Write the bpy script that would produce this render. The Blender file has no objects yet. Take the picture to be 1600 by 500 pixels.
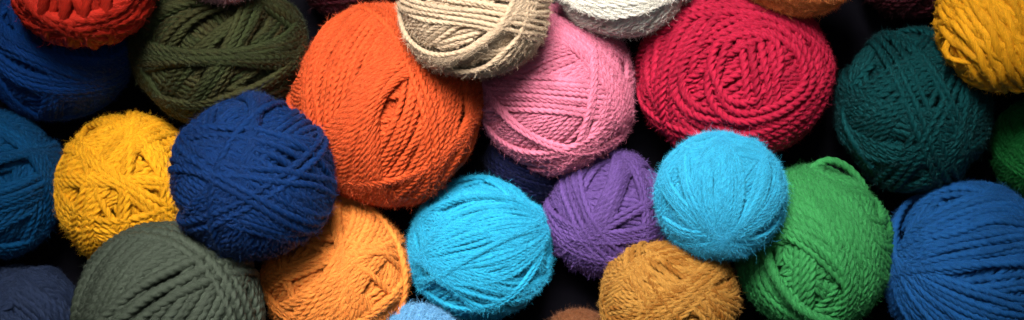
import bpy, math
import numpy as np
from mathutils import Vector

C = bpy.context.scene.collection
PI = math.pi
S = 1 / 3000.0            # metres per photo pixel on the focus plane
CAM_Z = 1.16              # camera height over the table
FOCUS_Z = 0.095           # height of that plane
DREF = CAM_Z - FOCUS_Z
ALB = 0.48                # wool soaks up light between its fibres

# ------------------------------------------------------------------ helpers
def srgb(r, g, b):
    f = lambda c: c / 12.92 if c <= 0.04045 else ((c + 0.055) / 1.055) ** 2.4
    return tuple(f(v / 255.0) for v in (r, g, b))

def mesh_object(name, verts, quads, attr, mat, parent=None):
    me = bpy.data.meshes.new(name)
    n, f = len(verts), len(quads)
    me.vertices.add(n)
    me.vertices.foreach_set('co', np.ascontiguousarray(verts, dtype=np.float32).ravel())
    me.loops.add(f * 4)
    me.loops.foreach_set('vertex_index', np.ascontiguousarray(quads, dtype=np.int32).ravel())
    me.polygons.add(f)
    me.polygons.foreach_set('loop_start', np.arange(0, f * 4, 4, dtype=np.int32))
    if attr is not None:
        a = me.attributes.new('yarn', 'FLOAT_VECTOR', 'POINT')
        a.data.foreach_set('vector', np.ascontiguousarray(attr, dtype=np.float32).ravel())
    me.update(calc_edges=True)
    me.materials.append(mat)
    o = bpy.data.objects.new(name, me)
    C.objects.link(o)
    if parent is not None:
        o.parent = parent
    return o

def yarn_material(name, col, col2=None, vary=0.16, dark=0.5, sheen=0.2, alb=0.55, drift=0.016):
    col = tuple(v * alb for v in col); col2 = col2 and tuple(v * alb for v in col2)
    m = bpy.data.materials.new(name)
    m.use_nodes = True
    nt = m.node_tree
    N, L = nt.nodes, nt.links
    for n in list(N):
        N.remove(n)
    out = N.new('ShaderNodeOutputMaterial')
    p = N.new('ShaderNodeBsdfPrincipled')
    at = N.new('ShaderNodeAttribute'); at.attribute_name = 'yarn'
    sep = N.new('ShaderNodeSeparateXYZ')
    L.new(at.outputs['Vector'], sep.inputs[0])
    # fine fibres drawn out along the strand
    mp = N.new('ShaderNodeMapping'); mp.inputs['Scale'].default_value = (9.0, 0.55, 3.1)
    L.new(at.outputs['Vector'], mp.inputs['Vector'])
    fib = N.new('ShaderNodeTexNoise'); fib.inputs['Scale'].default_value = 2.2
    fib.inputs['Detail'].default_value = 3.0; fib.inputs['Roughness'].default_value = 0.7
    L.new(mp.outputs[0], fib.inputs['Vector'])
    # slow change of dye along and between strands
    mp2 = N.new('ShaderNodeMapping'); mp2.inputs['Scale'].default_value = (0.0, drift, 4.0)
    L.new(at.outputs['Vector'], mp2.inputs['Vector'])
    slow = N.new('ShaderNodeTexNoise'); slow.inputs['Scale'].default_value = 1.0
    slow.inputs['Detail'].default_value = 2.0
    L.new(mp2.outputs[0], slow.inputs['Vector'])
    c1 = N.new('ShaderNodeMix'); c1.data_type = 'RGBA'
    c1.inputs['A'].default_value = (*[v * dark for v in col], 1)
    c1.inputs['B'].default_value = (*[min(1.0, v * (1 + vary)) for v in col], 1)
    rmp = N.new('ShaderNodeMapRange')
    rmp.inputs['From Min'].default_value = 0.33; rmp.inputs['From Max'].default_value = 0.62
    L.new(fib.outputs['Fac'], rmp.inputs['Value'])
    L.new(rmp.outputs[0], c1.inputs['Factor'])
    base = c1.outputs['Result']
    c2 = N.new('ShaderNodeMix'); c2.data_type = 'RGBA'
    rm2 = N.new('ShaderNodeMapRange')
    rm2.inputs['From Min'].default_value = 0.44; rm2.inputs['From Max'].default_value = 0.60
    L.new(slow.outputs['Fac'], rm2.inputs['Value'])
    if col2 is None:
        col2 = tuple(v * 0.6 for v in col)
        rm2.inputs['To Max'].default_value = 0.7
    else:
        rm2.inputs['To Max'].default_value = 0.9
    L.new(rm2.outputs[0], c2.inputs['Factor'])
    L.new(base, c2.inputs['A'])
    tint = N.new('ShaderNodeMix'); tint.data_type = 'RGBA'
    tint.inputs['A'].default_value = (*[v * dark for v in col2], 1)
    tint.inputs['B'].default_value = (*[min(1.0, v * (1 + vary)) for v in col2], 1)
    L.new(rmp.outputs[0], tint.inputs['Factor'])
    L.new(tint.outputs['Result'], c2.inputs['B'])
    # loose fibres are finer; light passing through them is painted in as paler colour
    gt = N.new('ShaderNodeMath'); gt.operation = 'GREATER_THAN'; gt.inputs[1].default_value = 500.0
    L.new(sep.outputs[0], gt.inputs[0])
    sc_ = N.new('ShaderNodeMath'); sc_.operation = 'MULTIPLY'; sc_.inputs[1].default_value = 0.75
    L.new(gt.outputs[0], sc_.inputs[0])
    c3 = N.new('ShaderNodeMix'); c3.data_type = 'RGBA'
    L.new(sc_.outputs[0], c3.inputs['Factor']); L.new(c2.outputs['Result'], c3.inputs['A'])
    c3.inputs['B'].default_value = (*[min(0.95, 0.015 + 1.6 * v) for v in col], 1)
    L.new(c3.outputs['Result'], p.inputs['Base Color'])
    p.inputs['Roughness'].default_value = 0.5
    p.inputs['Specular IOR Level'].default_value = 0.42
    p.inputs['Specular Tint'].default_value = (*[min(1.0, 0.1 + 0.95 * v / max(col)) for v in col], 1)
    p.inputs['Sheen Weight'].default_value = sheen
    p.inputs['Sheen Roughness'].default_value = 0.45
    p.inputs['Sheen Tint'].default_value = (*[min(1.0, 0.03 + 1.3 * v) for v in col], 1)
    p.inputs['Subsurface Weight'].default_value = 0.2
    p.inputs['Subsurface Radius'].default_value = tuple(0.35 + 0.65 * v / max(col) for v in col)
    p.inputs['Subsurface Scale'].default_value = 0.001
    bm = N.new('ShaderNodeBump'); bm.inputs['Strength'].default_value = 0.6
    bm.inputs['Distance'].default_value = 0.0006
    L.new(fib.outputs['Fac'], bm.inputs['Height'])
    L.new(bm.outputs[0], p.inputs['Normal'])
    L.new(p.outputs[0], out.inputs['Surface'])
    return m

# ------------------------------------------------------------------ a ball of yarn
def front(u, v):
    q = u * u + v * v
    if q > 0.98:
        k = math.sqrt(0.98 / q); u *= k; v *= k; q = 0.98
    return np.array([u, v, math.sqrt(1 - q)])

def norm(a):
    return a / np.linalg.norm(a)

def gauss_smooth(a, sig):
    if sig < 0.3:
        return a
    h = max(1, int(3 * sig))
    k = np.exp(-0.5 * (np.arange(-h, h + 1) / sig) ** 2); k /= k.sum()
    return np.convolve(np.pad(a, h, mode='edge'), k, 'valid')

def window_max(a, h):
    b = a.copy()
    for s in range(1, h + 1):
        b[s:] = np.maximum(b[s:], a[:-s]); b[:-s] = np.maximum(b[:-s], a[s:])
    return b

class Ball:
    """Strands are laid one after another on a height map of the ball, so later turns lie over earlier ones."""
    def __init__(self, rr, seed):
        self.r = rr                                   # strand radius / ball radius
        self.rng = np.random.default_rng(seed)
        self.N = int(min(170, max(40, 2.0 / (0.42 * rr))))
        self.h = np.zeros(6 * self.N * self.N)
        self.m0 = None
        self.strands = []                             # (part, dirs, height)

    def cell(self, d):
        a = np.abs(d); ax = np.argmax(a, axis=1)
        i = np.arange(len(d)); m = a[i, ax]
        sg = (d[i, ax] < 0).astype(int)
        u = d[i, (ax + 1) % 3] / m; v = d[i, (ax + 2) % 3] / m
        n = self.N
        iu = np.clip(((u + 1) * 0.5 * n).astype(int), 0, n - 1)
        iv = np.clip(((v + 1) * 0.5 * n).astype(int), 0, n - 1)
        return ((ax * 2 + sg) * n + iu) * n + iv

    def lay(self, d, stack=0.72, sag=1.0):
        """drape one run of unit directions; returns heights of the strand's axis"""
        r = self.r
        t = np.gradient(d, axis=0); t /= np.linalg.norm(t, axis=1)[:, None] + 1e-12
        b = np.cross(d, t)
        hm = self.h[self.cell(d)]
        for o in (-0.55, 0.55):
            e = d + b * (o * r); e /= np.linalg.norm(e, axis=1)[:, None]
            hm = np.maximum(hm, self.h[self.cell(e)] - 0.25 * r)
        if self.m0 is None:
            hm = np.minimum(hm, np.median(self.h) + 1.5 * r)
        else:                                          # the wound surface gives under later turns
            hm = self.m0 + 0.7 * (hm - self.m0)
        hm = window_max(hm, 3); hm = np.maximum(hm, (np.median(self.h) if self.m0 is None else self.m0) - 0.9 * r)
        hc = gauss_smooth(hm, 4.5 * sag) + stack * r
        for o in (-1.0, -0.7, -0.35, 0, 0.35, 0.7, 1.0):
            e = d + b * (o * r); e /= np.linalg.norm(e, axis=1)[:, None]
            np.maximum.at(self.h, self.cell(e), hc + r * math.sqrt(max(0.0, 1 - o * o)) - (0.1 * r))
        return hc

    def band(self, part, q, tang, count, w=0.6, gap=1.14, phase=90.0, shift=0.0, jitter=0.2, rho=None, raised=0.0):
        """`count` turns side by side; q = point passed, tang = direction there.
        w = 1 fans the turns about a pivot `phase` degrees away, w = 0 keeps them parallel"""
        rng = self.rng; r = self.r
        n0 = norm(np.cross(q, tang)); tg = np.cross(n0, q)
        ph = math.radians(phase)
        ep = q * math.cos(ph) + tg * math.sin(ph)
        eq = np.cross(n0, ep)
        M = max(24, int(2 * PI / (0.5 * r)))
        sp = 2 * r * gap
        ks = rng.uniform(0, 2 * PI, 4); am = rng.normal(0, 1, 4) * r * jitter
        D, H = [], []
        start = rng.uniform(0, 2 * PI) if rho is not None else (PI if phase else 0) + rng.uniform(-.4, .4) + math.atan2(np.dot(-q, eq), np.dot(-q, ep)) - PI
        for i in range(count):
            th = np.linspace(0, 2 * PI, M, endpoint=(i == count - 1))
            de = (i + th / (2 * PI) - count / 2.0) * sp
            jt = rng.normal(0, 1, 3) * r * jitter
            fade = np.sin(th / 2) ** 2
            lat = (am[0] * np.sin(th + ks[0]) + am[1] * np.sin(2 * th + ks[1]) + am[2] * np.sin(3 * th + ks[2])) * 2.0 \
                + fade * (jt[0] + jt[1] * np.sin(3 * th + ks[3]) + jt[2] * np.sin(7 * th + ks[1]) * .6)
            a = th + start
            wr = w * de
            s = np.sin((1 - w) * de + lat + shift)
            if rho is not None:
                s = np.cos(np.clip(rho - (de + count / 2.0 * sp) * 1.0 + lat, 0.03, 3.0)); wr = wr * 0
            eqr = np.cos(wr)[:, None] * eq + np.sin(wr)[:, None] * n0
            nr = np.cos(wr)[:, None] * n0 - np.sin(wr)[:, None] * eq
            d = np.sqrt(np.maximum(0, 1 - s * s))[:, None] * (np.cos(a)[:, None] * ep + np.sin(a)[:, None] * eqr) + s[:, None] * nr
            d /= np.linalg.norm(d, axis=1)[:, None]
            if rho is not None:                        # small rings need fewer samples
                st = max(1, int(1.0 / max(0.15, math.sin(max(0.05, rho - i * sp)))))
                d = d[::st]
            lift = r * rng.normal(0, 0.34) * np.sin(np.linspace(0, 2 * PI, len(d)) / 2) ** 2
            H.append(self.lay(d) + lift + raised * r); D.append(d)
        d = np.concatenate(D); h = np.concatenate(H)
        h = gauss_smooth(h, 2.0)
        e = min(len(h) // 3, 16)                       # the ends are tucked in
        rampe = np.linspace(0, 1, e) ** 0.5
        h[:e] -= (1 - rampe) * 3 * r; h[-e:] -= (1 - rampe[::-1]) * 3 * r
        self.strands.append((part, d, h, rng.uniform(0, 1)))

    def random_core(self, layers):
        rng = self.rng
        total = layers * 4 * PI / (2 * self.r) / (2 * PI)
        done = 0
        while done < total:
            k = int(rng.integers(4, 9))
            q = norm(rng.normal(0, 1, 3)); t = norm(np.cross(q, rng.normal(0, 1, 3)))
            self.band(0, q, t, k, w=rng.uniform(0.1, 0.45), shift=rng.normal(0, 0.22), gap=rng.uniform(1.0, 1.12))
            done += k

    def fill(self, limit, tries=60):
        """wind over the deepest hollows until the surface is even"""
        n = self.N
        g = (np.arange(n) + 0.5) / n * 2 - 1
        uu, vv = np.meshgrid(g, g, indexing='ij')
        dirs = []
        for ax in range(3):
            for sg in (1.0, -1.0):
                d = np.empty((n * n, 3)); d[:, ax] = sg; d[:, (ax + 1) % 3] = uu.ravel(); d[:, (ax + 2) % 3] = vv.ravel()
                dirs.append(d / np.linalg.norm(d, axis=1)[:, None])
        dirs = np.concatenate(dirs)
        self.dirs = dirs
        for _ in range(tries):
            low = np.where(dirs[:, 2] > -0.5, self.h, 9)
            i = int(np.argmin(low))
            if low[i] > max(0.6 * self.r, np.median(self.h) - limit * self.r):
                break
            q = dirs[i]; t = norm(np.cross(q, self.rng.normal(0, 1, 3)))
            self.band(0, q, t, int(self.rng.integers(3, 6)), w=self.rng.uniform(0.1, 0.4))

    def even_out(self, amount):
        """a ball is turned as it is wound, which keeps it round: take out the broad swellings"""
        i = np.arange(420) + 0.5
        ph = np.arccos(1 - 2 * i / 420); th = PI * (1 + 5 ** 0.5) * i
        F = np.stack([np.sin(ph) * np.cos(th), np.sin(ph) * np.sin(th), np.cos(ph)], 1)
        D = self.dirs[::4]; W = np.exp(14.0 * (F @ D.T - 1))
        hf = (W @ self.h[::4]) / W.sum(1)
        hf = (hf - np.average(hf)) * amount
        def at(d):
            w = np.exp(45.0 * (d @ F.T - 1))
            return (w @ hf) / w.sum(1)
        self.h = np.concatenate([c - at(d) for c, d in zip(np.array_split(self.h, 12), np.array_split(self.dirs, 12))])
        self.strands = [(p, d, h - at(d), s) for p, d, h, s in self.strands]

def profile(nply, nv, deep):
    """radius of a bundle of nply plies at nv angles"""
    a = np.arange(nv) * 2 * PI / nv
    k = 2 * PI / nply
    al = (a + k / 2) % k - k / 2
    d = 0.50 if nply > 2 else 0.48
    rho = 1 - d
    rad = d * np.cos(al) + np.sqrt(np.maximum(0, rho ** 2 - (d * np.sin(al)) ** 2))
    return a, 1 - (1 - rad) * deep

class Sink:
    def __init__(self):
        self.v, self.f, self.a, self.n = [], [], [], 0
    def add(self, v, f, a):
        self.v.append(v); self.f.append(f + self.n); self.a.append(a); self.n += len(v)
    def arrays(self):
        return np.concatenate(self.v), np.concatenate(self.f), np.concatenate(self.a)

def tube(sink, P, up, rad, nply, pitch, keep, seed, hand=1, deep=1.0, nv=12):
    """a plied strand along P (already resampled); keep = mask of rings to draw"""
    n = len(P)
    t = np.gradient(P, axis=0); seg = np.linalg.norm(t, axis=1); t /= seg[:, None] + 1e-12
    s = np.concatenate([[0], np.cumsum(np.linalg.norm(np.diff(P, axis=0), axis=1))])
    u = up - t * np.sum(up * t, axis=1)[:, None]; u /= np.linalg.norm(u, axis=1)[:, None] + 1e-12
    b = np.cross(t, u)
    ang, pr = profile(nply, nv, deep)
    tw = hand * 2 * PI * s / pitch
    A = ang[None, :] + tw[:, None]
    rr = rad if np.ndim(rad) else np.full(n, rad)
    R = rr[:, None] * pr[None, :]
    V = P[:, None, :] + (np.cos(A) * R)[:, :, None] * u[:, None, :] + (np.sin(A) * R)[:, :, None] * b[:, None, :]
    at = np.empty((n, nv, 3))
    at[:, :, 0] = (np.abs(ang / PI - 1))[None, :] * 3.0 + seed * 40
    at[:, :, 1] = (s / rr)[:, None]
    at[:, :, 2] = seed * 7.0
    kr = keep[:-1] | keep[1:]
    i = np.nonzero(kr)[0]
    if len(i) == 0:
        return None
    j = np.arange(nv); j2 = (j + 1) % nv
    F = np.stack([i[:, None] * nv + j, i[:, None] * nv + j2, (i[:, None] + 1) * nv + j2, (i[:, None] + 1) * nv + j], axis=-1).reshape(-1, 4)
    used = np.zeros(n, bool); used[i] = True; used[i + 1] = True
    remap = np.cumsum(used) - 1
    F = remap[F // nv] * nv + F % nv
    sink.add(V[used].reshape(-1, 3), F, at[used].reshape(-1, 3))
    return V, t

def fibres(sink, root, nrm, tan, rng, length, width, lift, curl, seed, nseg=5):
    """loose fibres as thin ribbons growing out of the strands"""
    k = len(root)
    if k == 0:
        return
    sgn = rng.choice([-1.0, 1.0], k)[:, None]
    side = np.cross(nrm, tan)
    d0 = tan * sgn * rng.uniform(0.2, 1.0, (k, 1)) + nrm * (lift * rng.uniform(0.2, 1.0, (k, 1))) + side * rng.normal(0, 0.6, (k, 1))
    d0 /= np.linalg.norm(d0, axis=1)[:, None]
    bend = rng.normal(0, 1, (k, 3)) * curl - nrm * 0.35 * curl
    L = length * rng.lognormal(-0.15, 0.35, (k, 1))
    pts = [root]; d = d0.copy()
    for i in range(nseg):
        pts.append(pts[-1] + d * L / nseg)
        d = d + bend / nseg * 1.6 + rng.normal(0, 1, (k, 3)) * curl * 0.22
        d /= np.linalg.norm(d, axis=1)[:, None]
    P = np.stack(pts, 1)
    wv = np.cross(d0, rng.normal(0, 1, (k, 3))); wv /= np.linalg.norm(wv, axis=1)[:, None] + 1e-9
    tp = np.linspace(1, 0.2, nseg + 1) * width / 2
    V = np.stack([P - wv[:, None, :] * tp[None, :, None], P + wv[:, None, :] * tp[None, :, None]], 2)
    V = V.reshape(-1, 3)
    m = nseg + 1
    b = (np.arange(k) * m * 2)[:, None] + (np.arange(nseg) * 2)[None, :]
    F = np.stack([b, b + 1, b + 3, b + 2], -1).reshape(-1, 4)
    a = np.empty((k, m, 2, 3)); a[..., 0] = rng.uniform(0, 3, (k, 1, 1)) + 1000 + seed * 40
    a[..., 1] = rng.uniform(0, 50, (k, 1, 1)) + np.arange(m)[None, :, None]; a[..., 2] = seed * 7.0
    sink.add(V, F, a.reshape(-1, 3))

def unit_dir(deg):
    return np.array([math.cos(math.radians(deg)), math.sin(math.radians(deg)), 0.0])

def resample(P, ds):
    s = np.concatenate([[0], np.cumsum(np.linalg.norm(np.diff(P, axis=0), axis=1))])
    n = max(4, int(s[-1] / ds))
    q = np.linspace(0, s[-1], n)
    return np.stack([np.interp(q, s, P[:, k]) for k in range(3)], 1), s, q

def catmull(pts, n=24):
    p = np.array(pts, float)
    p = np.vstack([2 * p[0] - p[1], p, 2 * p[-1] - p[-2]])
    out = []
    for i in range(1, len(p) - 2):
        t = np.linspace(0, 1, n, endpoint=False)[:, None]
        a, b, c, d = p[i - 1], p[i], p[i + 1], p[i + 2]
        out.append(0.5 * (2 * b + (c - a) * t + (2 * a - 5 * b + 4 * c - d) * t ** 2 + (3 * b - a - 3 * c + d) * t ** 3))
    return np.vstack(out + [p[-2][None]])

SEED = [100]
def build_ball(spec):
    SEED[0] += 1
    seed = spec.get('seed', SEED[0])
    cx, cy, cz = spec['pos']
    rx, ry = spec['rad']
    rz = spec.get('rz', 0.5 * (rx + ry))
    Rm = (rx + ry + rz) / 3
    r = spec['yarn'] * 0.5 * S * spec['k']           # strand radius, metres
    rr = r / Rm
    nply, pitchf, deep = spec.get('ply', (3, 1.1, 0.65))
    pitch = nply * pitchf * 2 * r
    root = bpy.data.objects.new('yarn_ball', None)
    C.objects.link(root)
    root.empty_display_size = 0.02
    root.location = (cx, cy, cz - rz)
    root['label'] = spec['label']; root['category'] = 'yarn ball'; root['group'] = 'balls of yarn heaped together'
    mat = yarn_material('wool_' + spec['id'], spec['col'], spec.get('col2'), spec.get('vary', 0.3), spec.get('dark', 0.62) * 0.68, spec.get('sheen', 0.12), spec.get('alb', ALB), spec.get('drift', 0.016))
    B = Ball(rr, seed)
    B.random_core(spec.get('core', 2.6))
    B.fill(2.0)
    m0 = B.m0 = np.median(B.h)
    B.h = m0 + (B.h - m0) * 0.6
    B.strands = [(a_, d_, m0 + (h_ + rr - m0) * 0.6 - rr, s_) for a_, d_, h_, s_ in B.strands]
    parts = ['winding']
    for b in spec['bands']:
        if b[0] == 'ring':
            _, u, v, rho, cnt = b[:5]
            q = front(u, v); t = norm(np.cross(q, np.array([0.3, 1, 0.2])))
            # axis of the rings is q itself
            parts.append('wrap_band')
            q2 = t; tang = np.cross(q, t)
            B.band(len(parts) - 1, q2, tang, cnt, rho=rho, jitter=0.42, gap=b[5] if len(b) > 5 else 1.1)
            continue
        u, v, deg, cnt = b[:4]
        o = b[4] if len(b) > 4 else {}
        q = front(u, v); t = unit_dir(deg)
        t = norm(t - q * np.dot(q, t))
        if o.get('under'):
            pi = 0
        else:
            parts.append('wrap_band'); pi = len(parts) - 1
        B.band(pi, q, t, cnt, w=o['fan'] if 'fan' in o else 0.6 * o.get('w', 0.5), gap=o.get('gap', 1.16), phase=o.get('ph', 90.0), jitter=o.get('j', 0.2), raised=o.get('up', 0.0))
    B.even_out(0.85)
    # scale so that the wound surface reaches the wanted radius
    top = np.percentile(B.h, 70)
    E = np.array([rx, ry, rz]) / (1 + top)
    off = np.array([0, 0, rz])
    sinks = [Sink() for _ in parts]
    rng = B.rng
    fz = spec.get('fuzz', 1.0)
    ds = pitch / nply / 5.0
    for (pi, d, h, sd) in B.strands:
        P = d * (1 + h)[:, None] * E
        Q, s, q = resample(P, ds)
        hq = np.interp(q, s, h)
        dq = Q / E; dq /= np.linalg.norm(dq, axis=1)[:, None]
        cover = B.h[B.cell(dq)]
        keep = (cover - (hq + rr)) < 1.5 * rr
        keep = window_max(keep.astype(float), 2) > 0.5
        up = dq / E * Rm; up /= np.linalg.norm(up, axis=1)[:, None]
        # low wobble of thickness
        ph = rng.uniform(0, 6.28, 3)
        rad = r * (1 + 0.05 * np.sin(q / r * 0.21 + ph[0]) + 0.05 * np.sin(q / r * 0.083 + ph[1]))
        res = tube(sinks[pi], Q + off, up, rad, nply, pitch, keep, sd, spec.get('hand', 1), deep)
        if res is None:
            continue
        V, t = res
        vis = np.nonzero((cover - (hq + rr)) < 0.5 * rr)[0]
        vis = vis[dq[vis, 2] > -0.45]
        nf = int(len(vis) * ds / r * 4.8 * fz)
        if nf > 0:
            i = rng.choice(vis, nf)
            phi = rng.normal(0, 0.7, nf)
            sd_ = np.cross(t[i], up[i])
            nrm = up[i] * np.cos(phi)[:, None] + sd_ * np.sin(phi)[:, None]
            rt = Q[i] + off + nrm * (r * 0.8)
            w = 0.33 * S * spec['k']
            fibres(sinks[pi], rt, nrm, t[i], rng, spec.get('flen', 8.5) * S, w, spec.get('flift', 0.75), 0.9, sd)
            nl = int(nf * 0.003 * spec.get('hairs', 1.0)) + (rng.uniform() < 0.3)
            if nl > 0:
                fibres(sinks[pi], rt[:nl], nrm[:nl], t[i][:nl], rng, 22 * S, w * 0.8, 0.7, 1.5, sd, nseg=10)
    # solid heart under the turns, so nothing shows through between them
    nu, nvv = 48, 24
    th = np.linspace(0, 2 * PI, nu, endpoint=False); ph = np.linspace(0.02, PI - 0.02, nvv)
    g = np.stack([np.sin(ph)[:, None] * np.cos(th), np.sin(ph)[:, None] * np.sin(th), np.cos(ph)[:, None] * np.ones(nu)], -1)
    cv = (g.reshape(-1, 3) * (1 + np.percentile(B.h, 0.5) - 3.0 * rr)) * E + off
    ii, jj = np.meshgrid(np.arange(nvv - 1), np.arange(nu), indexing='ij')
    F = np.stack([ii * nu + jj, (ii + 1) * nu + jj, (ii + 1) * nu + (jj + 1) % nu, ii * nu + (jj + 1) % nu], -1).reshape(-1, 4)
    sinks[0].add(cv, F, np.zeros((len(cv), 3)))
    for nm, lo in spec.get('loose', []):
        sk = Sink(); sinks.append(sk); parts.append(nm)
        P = catmull(lo) * np.array([rx, ry, rz]) + off
        Q, s, q = resample(P, ds)
        up = norm(np.array([0.1, 0.2, 1.0]))[None, :].repeat(len(Q), 0)
        V, t = tube(sk, Q, up, r * spec.get('loose_r', 1.0), nply, pitch, np.ones(len(Q), bool), 0.4, spec.get('hand', 1), deep)
        i = rng.integers(0, len(Q), int(len(Q) * 2 * fz)); phi = rng.uniform(-2.2, 2.2, len(i))
        sd_ = np.cross(t[i], up[i]); nrm = up[i] * np.cos(phi)[:, None] + sd_ * np.sin(phi)[:, None]
        fibres(sk, Q[i] + nrm * r * 0.8, nrm, t[i], rng, spec.get('flen', 8.5) * S, 0.36 * S, 0.6, 0.55, 0.4)
    for nm, sk in zip(parts, sinks):
        if sk.n:
            v, f, a = sk.arrays()
            mesh_object(nm, v, f, a, mat, root)
    return root

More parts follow.
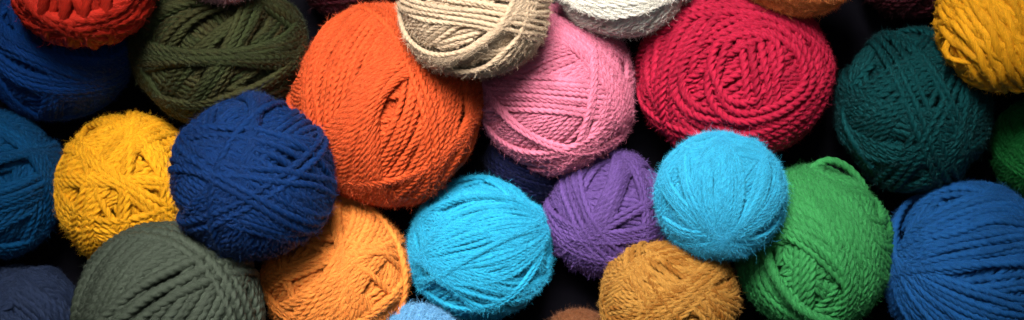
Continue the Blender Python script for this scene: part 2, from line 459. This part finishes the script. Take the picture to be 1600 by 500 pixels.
# ------------------------------------------------------------------ the heap, lowest first
# c = centre and r = radii on the photograph; y = strand thickness; z is found by resting each ball on those below it
BALLS = [
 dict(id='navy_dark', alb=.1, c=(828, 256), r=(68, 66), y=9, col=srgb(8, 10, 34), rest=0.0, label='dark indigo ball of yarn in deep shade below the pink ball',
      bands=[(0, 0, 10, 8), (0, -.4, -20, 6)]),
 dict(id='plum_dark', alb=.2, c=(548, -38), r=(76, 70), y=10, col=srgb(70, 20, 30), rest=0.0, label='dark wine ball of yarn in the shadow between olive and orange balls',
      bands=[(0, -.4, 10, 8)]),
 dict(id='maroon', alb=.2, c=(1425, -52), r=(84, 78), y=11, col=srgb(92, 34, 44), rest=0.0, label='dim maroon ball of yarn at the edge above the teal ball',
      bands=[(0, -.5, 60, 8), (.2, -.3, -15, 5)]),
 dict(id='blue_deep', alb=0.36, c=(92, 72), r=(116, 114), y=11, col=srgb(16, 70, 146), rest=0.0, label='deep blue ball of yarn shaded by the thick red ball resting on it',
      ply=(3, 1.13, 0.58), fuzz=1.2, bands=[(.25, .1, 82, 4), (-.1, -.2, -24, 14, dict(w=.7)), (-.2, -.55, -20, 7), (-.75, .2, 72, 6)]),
 dict(id='blue_teal', c=(-8, 286), r=(104, 118), y=10, col=srgb(14, 84, 136), rest=0.0, label='teal blue ball of yarn cut by the edge beside the yellow ball',
      fuzz=1.2, bands=[(.4, .3, 20, 12, dict(w=.8)), (.5, -.2, 8, 8), (.3, .7, -28, 6)]),
 dict(id='slate', alb=0.4, c=(38, 502), r=(88, 88), y=13, col=srgb(52, 66, 98), rest=0.0, label='slate grey purple ball of yarn at the edge beside the grey green ball',
      ply=(3, 1.21, 0.66), bands=[(-.2, .5, 35, 8), (.45, .35, -38, 7), (0, .85, 8, 3)]),
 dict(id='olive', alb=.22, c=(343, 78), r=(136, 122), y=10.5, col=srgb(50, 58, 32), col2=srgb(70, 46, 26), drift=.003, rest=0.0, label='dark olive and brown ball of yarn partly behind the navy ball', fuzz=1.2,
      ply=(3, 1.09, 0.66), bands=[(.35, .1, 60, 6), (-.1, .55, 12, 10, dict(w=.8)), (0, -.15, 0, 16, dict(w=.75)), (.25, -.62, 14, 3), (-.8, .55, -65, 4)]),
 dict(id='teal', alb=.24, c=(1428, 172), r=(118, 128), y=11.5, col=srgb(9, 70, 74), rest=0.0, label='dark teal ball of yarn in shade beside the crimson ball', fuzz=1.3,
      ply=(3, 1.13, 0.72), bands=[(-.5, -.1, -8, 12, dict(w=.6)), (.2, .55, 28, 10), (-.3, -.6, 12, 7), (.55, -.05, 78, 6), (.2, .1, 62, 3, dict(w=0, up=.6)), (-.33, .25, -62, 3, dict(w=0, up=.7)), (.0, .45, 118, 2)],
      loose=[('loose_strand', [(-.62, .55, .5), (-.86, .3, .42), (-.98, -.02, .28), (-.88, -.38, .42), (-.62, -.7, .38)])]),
 dict(id='green_dark', c=(1634, 232), r=(82, 82), y=10, col=srgb(26, 108, 48), rest=0.0, label='dark green ball of yarn cut by the edge above the royal blue ball',
      bands=[(-.4, .2, 35, 9), (-.4, -.4, -25, 8)]),
 dict(id='purple', alb=.44, c=(950, 334), r=(98, 98), y=9, col=srgb(110, 80, 150), rest=0.0, label='violet purple ball of yarn between the two bright cyan balls', seed=11,
      ply=(3, 1.13, 0.66), bands=[(.05, .4, 66, 14, dict(w=.7)), (.5, .45, 100, 5), (-.52, .12, -62, 4, dict(w=0, up=.5)), (.3, .02, 32, 3), (0, -.32, -3, 5, dict(w=.5)), (-.05, -.66, -4, 5, dict(w=.5))]),
 dict(id='brown', c=(905, 545), r=(62, 60), y=9, col=srgb(120, 72, 44), rest=0.0, label='brown ball of yarn barely showing beside the mustard ball', fuzz=1.8,
      bands=[(0, .6, 5, 8)]),
 dict(id='light_orange', alb=0.6, c=(526, 430), r=(115, 119), y=10.5, col=srgb(252, 148, 66), rest=0.0, label='light orange ball of yarn between the navy ball and a cyan ball', dark=.7, seed=21,
      ply=(3, 1.17, 0.66), bands=[(.1, .55, 98, 18, dict(w=.8)), (.1, -.2, 55, 12), (-.55, -.15, -64, 2), (-.1, -.05, 30, 3), (-.1, .22, 12, 3), (.15, .5, -12, 1), (.35, .12, -28, 1), (0, -.52, 2, 3, dict(w=.6)), (.93, .0, 92, 2)]),
 dict(id='yellow', alb=.66, c=(202, 297), r=(112, 119), y=13, col=srgb(255, 178, 34), rest=0.0, label='golden yellow ball of yarn tucked between the navy and grey green balls', dark=.72, seed=31,
      ply=(3, 1.05, 0.85), fuzz=1.2, bands=[(-.4, .6, 36, 9), (.45, .55, 120, 6), (0, -.55, -4, 8), (-.4, -.2, 60, 6), (.15, .3, 84, 3), (.4, -.15, -40, 3), (-.15, -.2, -56, 1), (.0, .12, -5, 3), (-.55, .42, -30, 2)]),
 dict(id='green', alb=0.5, c=(1270, 388), r=(122, 128), y=13.5, col=srgb(66, 160, 88), rest=0.0, label='bright green ball of yarn under the small cyan ball', dark=.55, seed=41,
      ply=(3, 0.98, 0.80), fuzz=.9, bands=[(.2, .3, -33, 30, dict(fan=.4, gap=1.08, j=.3)), (-.4, -.5, -58, 10, dict(fan=.5)), (.1, .0, -38, 9, dict(fan=.3)), (.6, -.1, -62, 6), (.35, -.5, -70, 4)],
      loose=[('loose_strand', [(-.12, .9, .3), (.02, 1.02, .22), (.2, 1.07, .18), (.42, .99, .1), (.58, .84, .08), (.66, .72, .05)])]),
 dict(id='royal_blue', alb=.56, c=(1516, 424), r=(130, 146), y=12, col=srgb(30, 92, 158), rest=0.0, label='royal blue ball of yarn with strands meeting beside the bright green ball', seed=51,
      ply=(3, 1.13, 0.62), fuzz=1.2, bands=[(.1, .55, 12, 12, dict(fan=.9)), (.1, -.1, -4, 22, dict(fan=1., gap=1.1, j=.4)), (.1, -.55, -22, 10, dict(fan=.9)), (.1, .12, 2, 1)]),
 dict(id='crimson', c=(1147, 116), r=(151, 136), y=14, col=srgb(204, 36, 70), rest=0.0, label='large crimson ball of yarn with coiled strands facing up', dark=.62, seed=61,
      ply=(3, 0.85, 1.0), fuzz=1.4, bands=[(.1, .0, 35, 3, dict(w=0)), (.2, .1, 96, 4, dict(w=0)), (-.2, .3, 30, 3, dict(w=0)), ('ring', -.04, .1, 1.40, 4), ('ring', .16, -.04, 1.02, 3), ('ring', .0, .12, .84, 2), ('ring', .2, -.02, .62, 2), ('ring', .02, .1, .42, 1), (-.66, .3, 62, 3, dict(w=0)), (.35, -.62, 18, 2, dict(w=0)), (.1, .66, -14, 2, dict(w=0))]),
 dict(id='orange', alb=0.5, c=(604, 164), r=(152, 156), y=10, col=srgb(236, 94, 46), rest=0.0, label='large vivid orange ball of yarn under the beige ball', dark=.66, seed=71,
      ply=(3, 1.0, 0.85), bands=[(.6, -.2, 100, 14), (.1, -.75, 20, 12, dict(fan=.5)), (-.5, .2, 78, 12, dict(w=.2)), (.4, -.35, 66, 12, dict(w=.2)), (-.05, .1, 54, 40, dict(fan=.45, gap=1.08, j=.35)), (-.74, .1, 98, 5, dict(j=.3)), (.46, -.1, -74, 2, dict(w=0, up=.5)), (.86, -.0, 96, 4)]),
 dict(id='pink', alb=.54, c=(870, 140), r=(122, 131), y=9.2, col=srgb(236, 130, 158), rest=0.0, label='rose pink ball of yarn between the orange and crimson balls', dark=.7, seed=81,
      ply=(3, 1.05, 0.75), bands=[(.66, -.2, 74, 9), (-.3, .4, 20, 8), (.35, -.65, 28, 6), (-.3, -.12, -4, 8, dict(w=.35)), (.4, .42, -40, 9, dict(w=.5)), (.38, -.25, 82, 3), (-.35, -.55, -30, 3)]),
 dict(id='cyan', alb=0.54, c=(750, 388), r=(109, 114), y=7.2, col=srgb(44, 172, 214), rest=0.0, label='larger bright cyan ball of yarn below the pink ball', dark=.66, seed=91,
      ply=(3, 1.21, 0.66), sheen=.25, bands=[(.3, .1, -22, 8), (.1, .2, 12, 34, dict(fan=.75, gap=1.08, j=.3)), (.0, .72, 6, 9, dict(fan=.5)), (.15, -.5, -15, 14, dict(fan=.7, j=.3)), (.4, -.62, 22, 3), (.05, .0, 27, 5, dict(fan=.5)), (-.4, -.5, -45, 3)]),
 dict(id='sky_blue', c=(655, 556), r=(74, 76), y=10, col=srgb(110, 176, 226), label='pale sky blue fluffy ball of yarn below the larger cyan ball', fuzz=3.0, flen=11,
      bands=[(0, .6, 85, 10), (.2, .5, 20, 5)]),
 dict(id='blush', c=(348, -58), r=(66, 62), y=9, col=srgb(206, 150, 150), label='pale blush ball of yarn peeking over the olive ball', fuzz=1.6,
      bands=[(0, -.6, 10, 8)]),
 dict(id='grey_green', alb=.38, c=(264, 492), r=(147, 140), y=18, col=srgb(80, 90, 76), label='grey green ball of yarn in front of the golden yellow ball', dark=.42, seed=101,
      ply=(3, 0.75, 0.5), fuzz=1.0, bands=[(.3, .05, 52, 8, dict(gap=1.25)), (-.42, .4, 62, 14, dict(fan=.35, gap=1.3, j=.16)), (.62, .1, 50, 8, dict(gap=1.22, j=.2)), (.05, .32, 35, 3, dict(gap=1.15, w=0, up=.8)), (.66, .42, -52, 3, dict(gap=1.15, w=0, up=.8)), (-.86, .2, 76, 2)]),
 dict(id='mustard', alb=.44, c=(1046, 470), r=(108, 98), y=10, col=srgb(200, 142, 64), col2=srgb(150, 88, 26), label='mustard brown ball of yarn below the small cyan ball', dark=.6, seed=111,
      ply=(3, 1.15, 0.8), fuzz=.6, bands=[(.3, 0, 5, 8), (-.3, .3, -20, 8), (.45, .4, 40, 14, dict(fan=.4)), (-.2, .75, 25, 5), (.02, .42, -50, 3, dict(w=0)), (-.35, .2, -58, 3, dict(w=0)), ('ring', -.78, .0, .62, 3)]),
 dict(id='navy', alb=.38, c=(395, 279), r=(126, 127), y=11.9, col=srgb(16, 54, 112), label='navy blue ball of yarn lying over the golden and olive balls', dark=.55, seed=121,
      ply=(3, 1.13, 0.62), fuzz=1.5, hairs=3, bands=[(.1, .7, 84, 16, dict(w=.8)), (.45, -.45, -28, 14), (-.45, -.3, 40, 6), (-.2, .4, 12, 4), (.1, .2, -30, 6), (.12, .48, -14, 3, dict(w=0, up=.6)), (-.35, -.5, 30, 2, dict(w=0, up=.7)), (-.15, -.02, -32, 3, dict(w=0, up=.9, gap=1.05)), (.45, .05, -10, 2, dict(w=0, up=.8)), (-.1, .4, 70, 1, dict(up=.6))]),
 dict(id='beige', alb=.6, c=(742, 9), r=(118, 114), y=8.2, col=srgb(212, 184, 152), label='beige ball of yarn resting on the orange and pink balls', dark=.7, seed=131,
      ply=(3, 1.13, 0.58), bands=[(.1, -.5, 46, 26, dict(fan=.5, gap=1.08, j=.3)), (.72, -.25, 66, 6, dict(j=.3)), (-.4, -.02, -13, 8, dict(w=.2, j=.3))]),
 dict(id='white', alb=.62, c=(970, -36), r=(108, 94), y=8, col=srgb(250, 243, 228), label='cream white ball of yarn resting on the pink and crimson balls', dark=.75, seed=141,
      ply=(2, 1.9, 0.75), loose_r=.6, fuzz=1.0, bands=[(0, -.2, -10, 18, dict(fan=.7)), (-.1, -.55, 5, 22, dict(fan=.6, gap=1.08))]),
 dict(id='salmon', alb=0.85, c=(1250, -52), r=(96, 75), y=8, col=srgb(214, 120, 62), label='soft salmon orange ball of yarn at the edge over the crimson ball', fuzz=1.8, seed=151,
      ply=(2, 1.94, 0.63), bands=[(0, -.6, 12, 12, dict(w=.8)), (.3, -.7, -14, 8)]),
 dict(id='cyan_small', alb=0.54, c=(1126, 306), r=(102, 97), y=7, col=srgb(56, 178, 220), label='smaller bright cyan ball of yarn lying on the green and purple balls', dark=.66, seed=161,
      ply=(3, 1.21, 0.62), fuzz=1.3, hairs=3, sheen=.25, bands=[(0, .8, 8, 9), (-.7, -.2, -34, 8), (.3, -.5, 30, 10), (-.12, .2, 90, 34, dict(fan=.65, gap=1.08, j=.3)), (.5, .12, 58, 11, dict(fan=.6, j=.3)), (-.5, -.1, 112, 5, dict(j=.3)), (-.1, .9, 16, 5, dict(w=0))]),
 dict(id='yellow_thick', alb=.64, c=(1566, 36), r=(98, 104), y=21, col=srgb(255, 176, 34), label='thick loose amber yellow ball of yarn over the teal ball', dark=.72, seed=171,
      ply=(2, 2.6, 0.42), loose_r=.6, fuzz=1.6, flen=9, bands=[(.35, .2, -34, 6, dict(w=.2, j=.1)), (.3, -.55, -30, 5, dict(w=.2, j=.15)), (-.3, -.15, -58, 7, dict(w=.3, j=.15)), (-.5, .35, -15, 3, dict(w=.2, j=.2))],
      loose=[('loose_loop', [(-.72, -.2, .45), (-.98, -.35, .35), (-.92, -.55, .35), (-.6, -.6, .5)]), ('loose_loop', [(-.1, -.75, .5), (.1, -1.0, .25), (.32, -1.0, .25), (.4, -.75, .5)])]),
 dict(id='red_thick', c=(130, -30), r=(108, 99), y=26, col=srgb(214, 50, 34), label='thick soft red ball of yarn lying on the deep blue ball', dark=.68, seed=181, maxz=.118,
      ply=(2, 2.6, 0.42), fuzz=1.8, flen=9, bands=[(.5, -.5, 26, 8, dict(fan=.5, j=.1)), (-.55, -.5, -34, 8, dict(fan=.5, j=.1)), (.02, -.7, 86, 4, dict(w=0, j=.1))]),
]

def settle(balls):
    done = []
    for b in balls:
        z = 0.04
        for it in range(12):
            k = (CAM_Z - z) / DREF
            x = (b['c'][0] - 800) * S * k; y = (250 - b['c'][1]) * S * k
            rx, ry = b['r'][0] * S * k, b['r'][1] * S * k
            rz = b.get('rz', 0.5 * (rx + ry))
            nz = rz
            if 'rest' not in b:
                for o in done:
                    dx, dy = x - o['pos'][0], y - o['pos'][1]
                    # contact of two soft ellipsoids, measured with their radii in that direction
                    a = math.atan2(dy, dx)
                    r1 = 1 / math.hypot(math.cos(a) / rx, math.sin(a) / ry)
                    r2 = 1 / math.hypot(math.cos(a) / o['rad'][0], math.sin(a) / o['rad'][1])
                    q = (r1 + r2) * 0.955; d = math.hypot(dx, dy)
                    if d < q:
                        nz = max(nz, o['pos'][2] + math.sqrt(q * q - d * d) * (rz + o['rz']) / (r1 + r2))
            nz = min(nz, b.get('maxz', 9))
            z = nz
        b['pos'] = (x, y, z); b['rad'] = (rx, ry); b['rz'] = rz; b['k'] = k; b['yarn'] = b['y'] * (1.08 if b['y'] < 12 else 1.0)
        done.append(b)
settle(BALLS)
for b in BALLS:
    print('BALL', b['id'], [round(v, 4) for v in b['pos']], round(b['rz'], 4))
    build_ball(b)

# ------------------------------------------------------------------ dark surface under the heap
me = bpy.data.meshes.new('ground')
me.from_pydata([(-1.2, -1.2, 0), (1.2, -1.2, 0), (1.2, 1.2, 0), (-1.2, 1.2, 0)], [], [(0, 1, 2, 3)])
g = bpy.data.objects.new('ground', me); C.objects.link(g)
g['kind'] = 'structure'
m = bpy.data.materials.new('black_cloth'); m.use_nodes = True
nt = m.node_tree; p = nt.nodes['Principled BSDF']
tx = nt.nodes.new('ShaderNodeTexNoise'); tx.inputs['Scale'].default_value = 300
cr = nt.nodes.new('ShaderNodeMix'); cr.data_type = 'RGBA'
cr.inputs['A'].default_value = (0.0012, 0.0012, 0.002, 1); cr.inputs['B'].default_value = (0.0035, 0.003, 0.005, 1)
nt.links.new(tx.outputs['Fac'], cr.inputs['Factor']); nt.links.new(cr.outputs['Result'], p.inputs['Base Color'])
p.inputs['Roughness'].default_value = 0.95; p.inputs['Specular IOR Level'].default_value = 0.03
me.materials.append(m)

# ------------------------------------------------------------------ light
w = bpy.data.worlds.new('World'); bpy.context.scene.world = w; w.use_nodes = True
w.node_tree.nodes['Background'].inputs['Color'].default_value = (0.55, 0.62, 0.85, 1)
w.node_tree.nodes['Background'].inputs['Strength'].default_value = 0.02

def lamp(name, kind, loc, target, energy, color, **kw):
    l = bpy.data.lights.new(name, kind); l.energy = energy; l.color = color
    for k, v in kw.items():
        setattr(l, k, v)
    o = bpy.data.objects.new(name, l); C.objects.link(o); o.location = loc
    o.rotation_euler = (Vector(target) - Vector(loc)).to_track_quat('-Z', 'Y').to_euler()
    return o
lamp('key_lamp', 'SPOT', (-0.08, 0.42, 0.86), (0.0, -0.015, 0.08), 228, (1.0, 0.97, 0.93), spot_size=math.radians(35), spot_blend=1.0, shadow_soft_size=0.22)
lamp('soft_lamp', 'AREA', (0.0, 0.10, 1.05), (0.0, 0.0, 0.06), 1.2, (0.9, 0.95, 1.0), shape='DISK', size=0.3)

# ------------------------------------------------------------------ camera
cam = bpy.data.cameras.new('camera'); co = bpy.data.objects.new('camera', cam); C.objects.link(co)
co.location = (0, 0, CAM_Z); co.rotation_euler = (0, 0, 0)
cam.sensor_width = 36.0; cam.lens = 36.0 * DREF / (1600 * S)
cam.clip_start = 0.01; cam.clip_end = 50
cam.dof.use_dof = True; cam.dof.focus_distance = CAM_Z - 0.112; cam.dof.aperture_fstop = 10
sc = bpy.context.scene
sc.camera = co
sc.view_settings.view_transform = 'Standard'; sc.view_settings.look = 'None'; sc.view_settings.exposure = 0
sc.render.engine = 'CYCLES'
sc.cycles.max_bounces = 6; sc.cycles.diffuse_bounces = 4
sc.cycles.use_denoising = True; sc.cycles.denoising_prefilter = 'NONE'
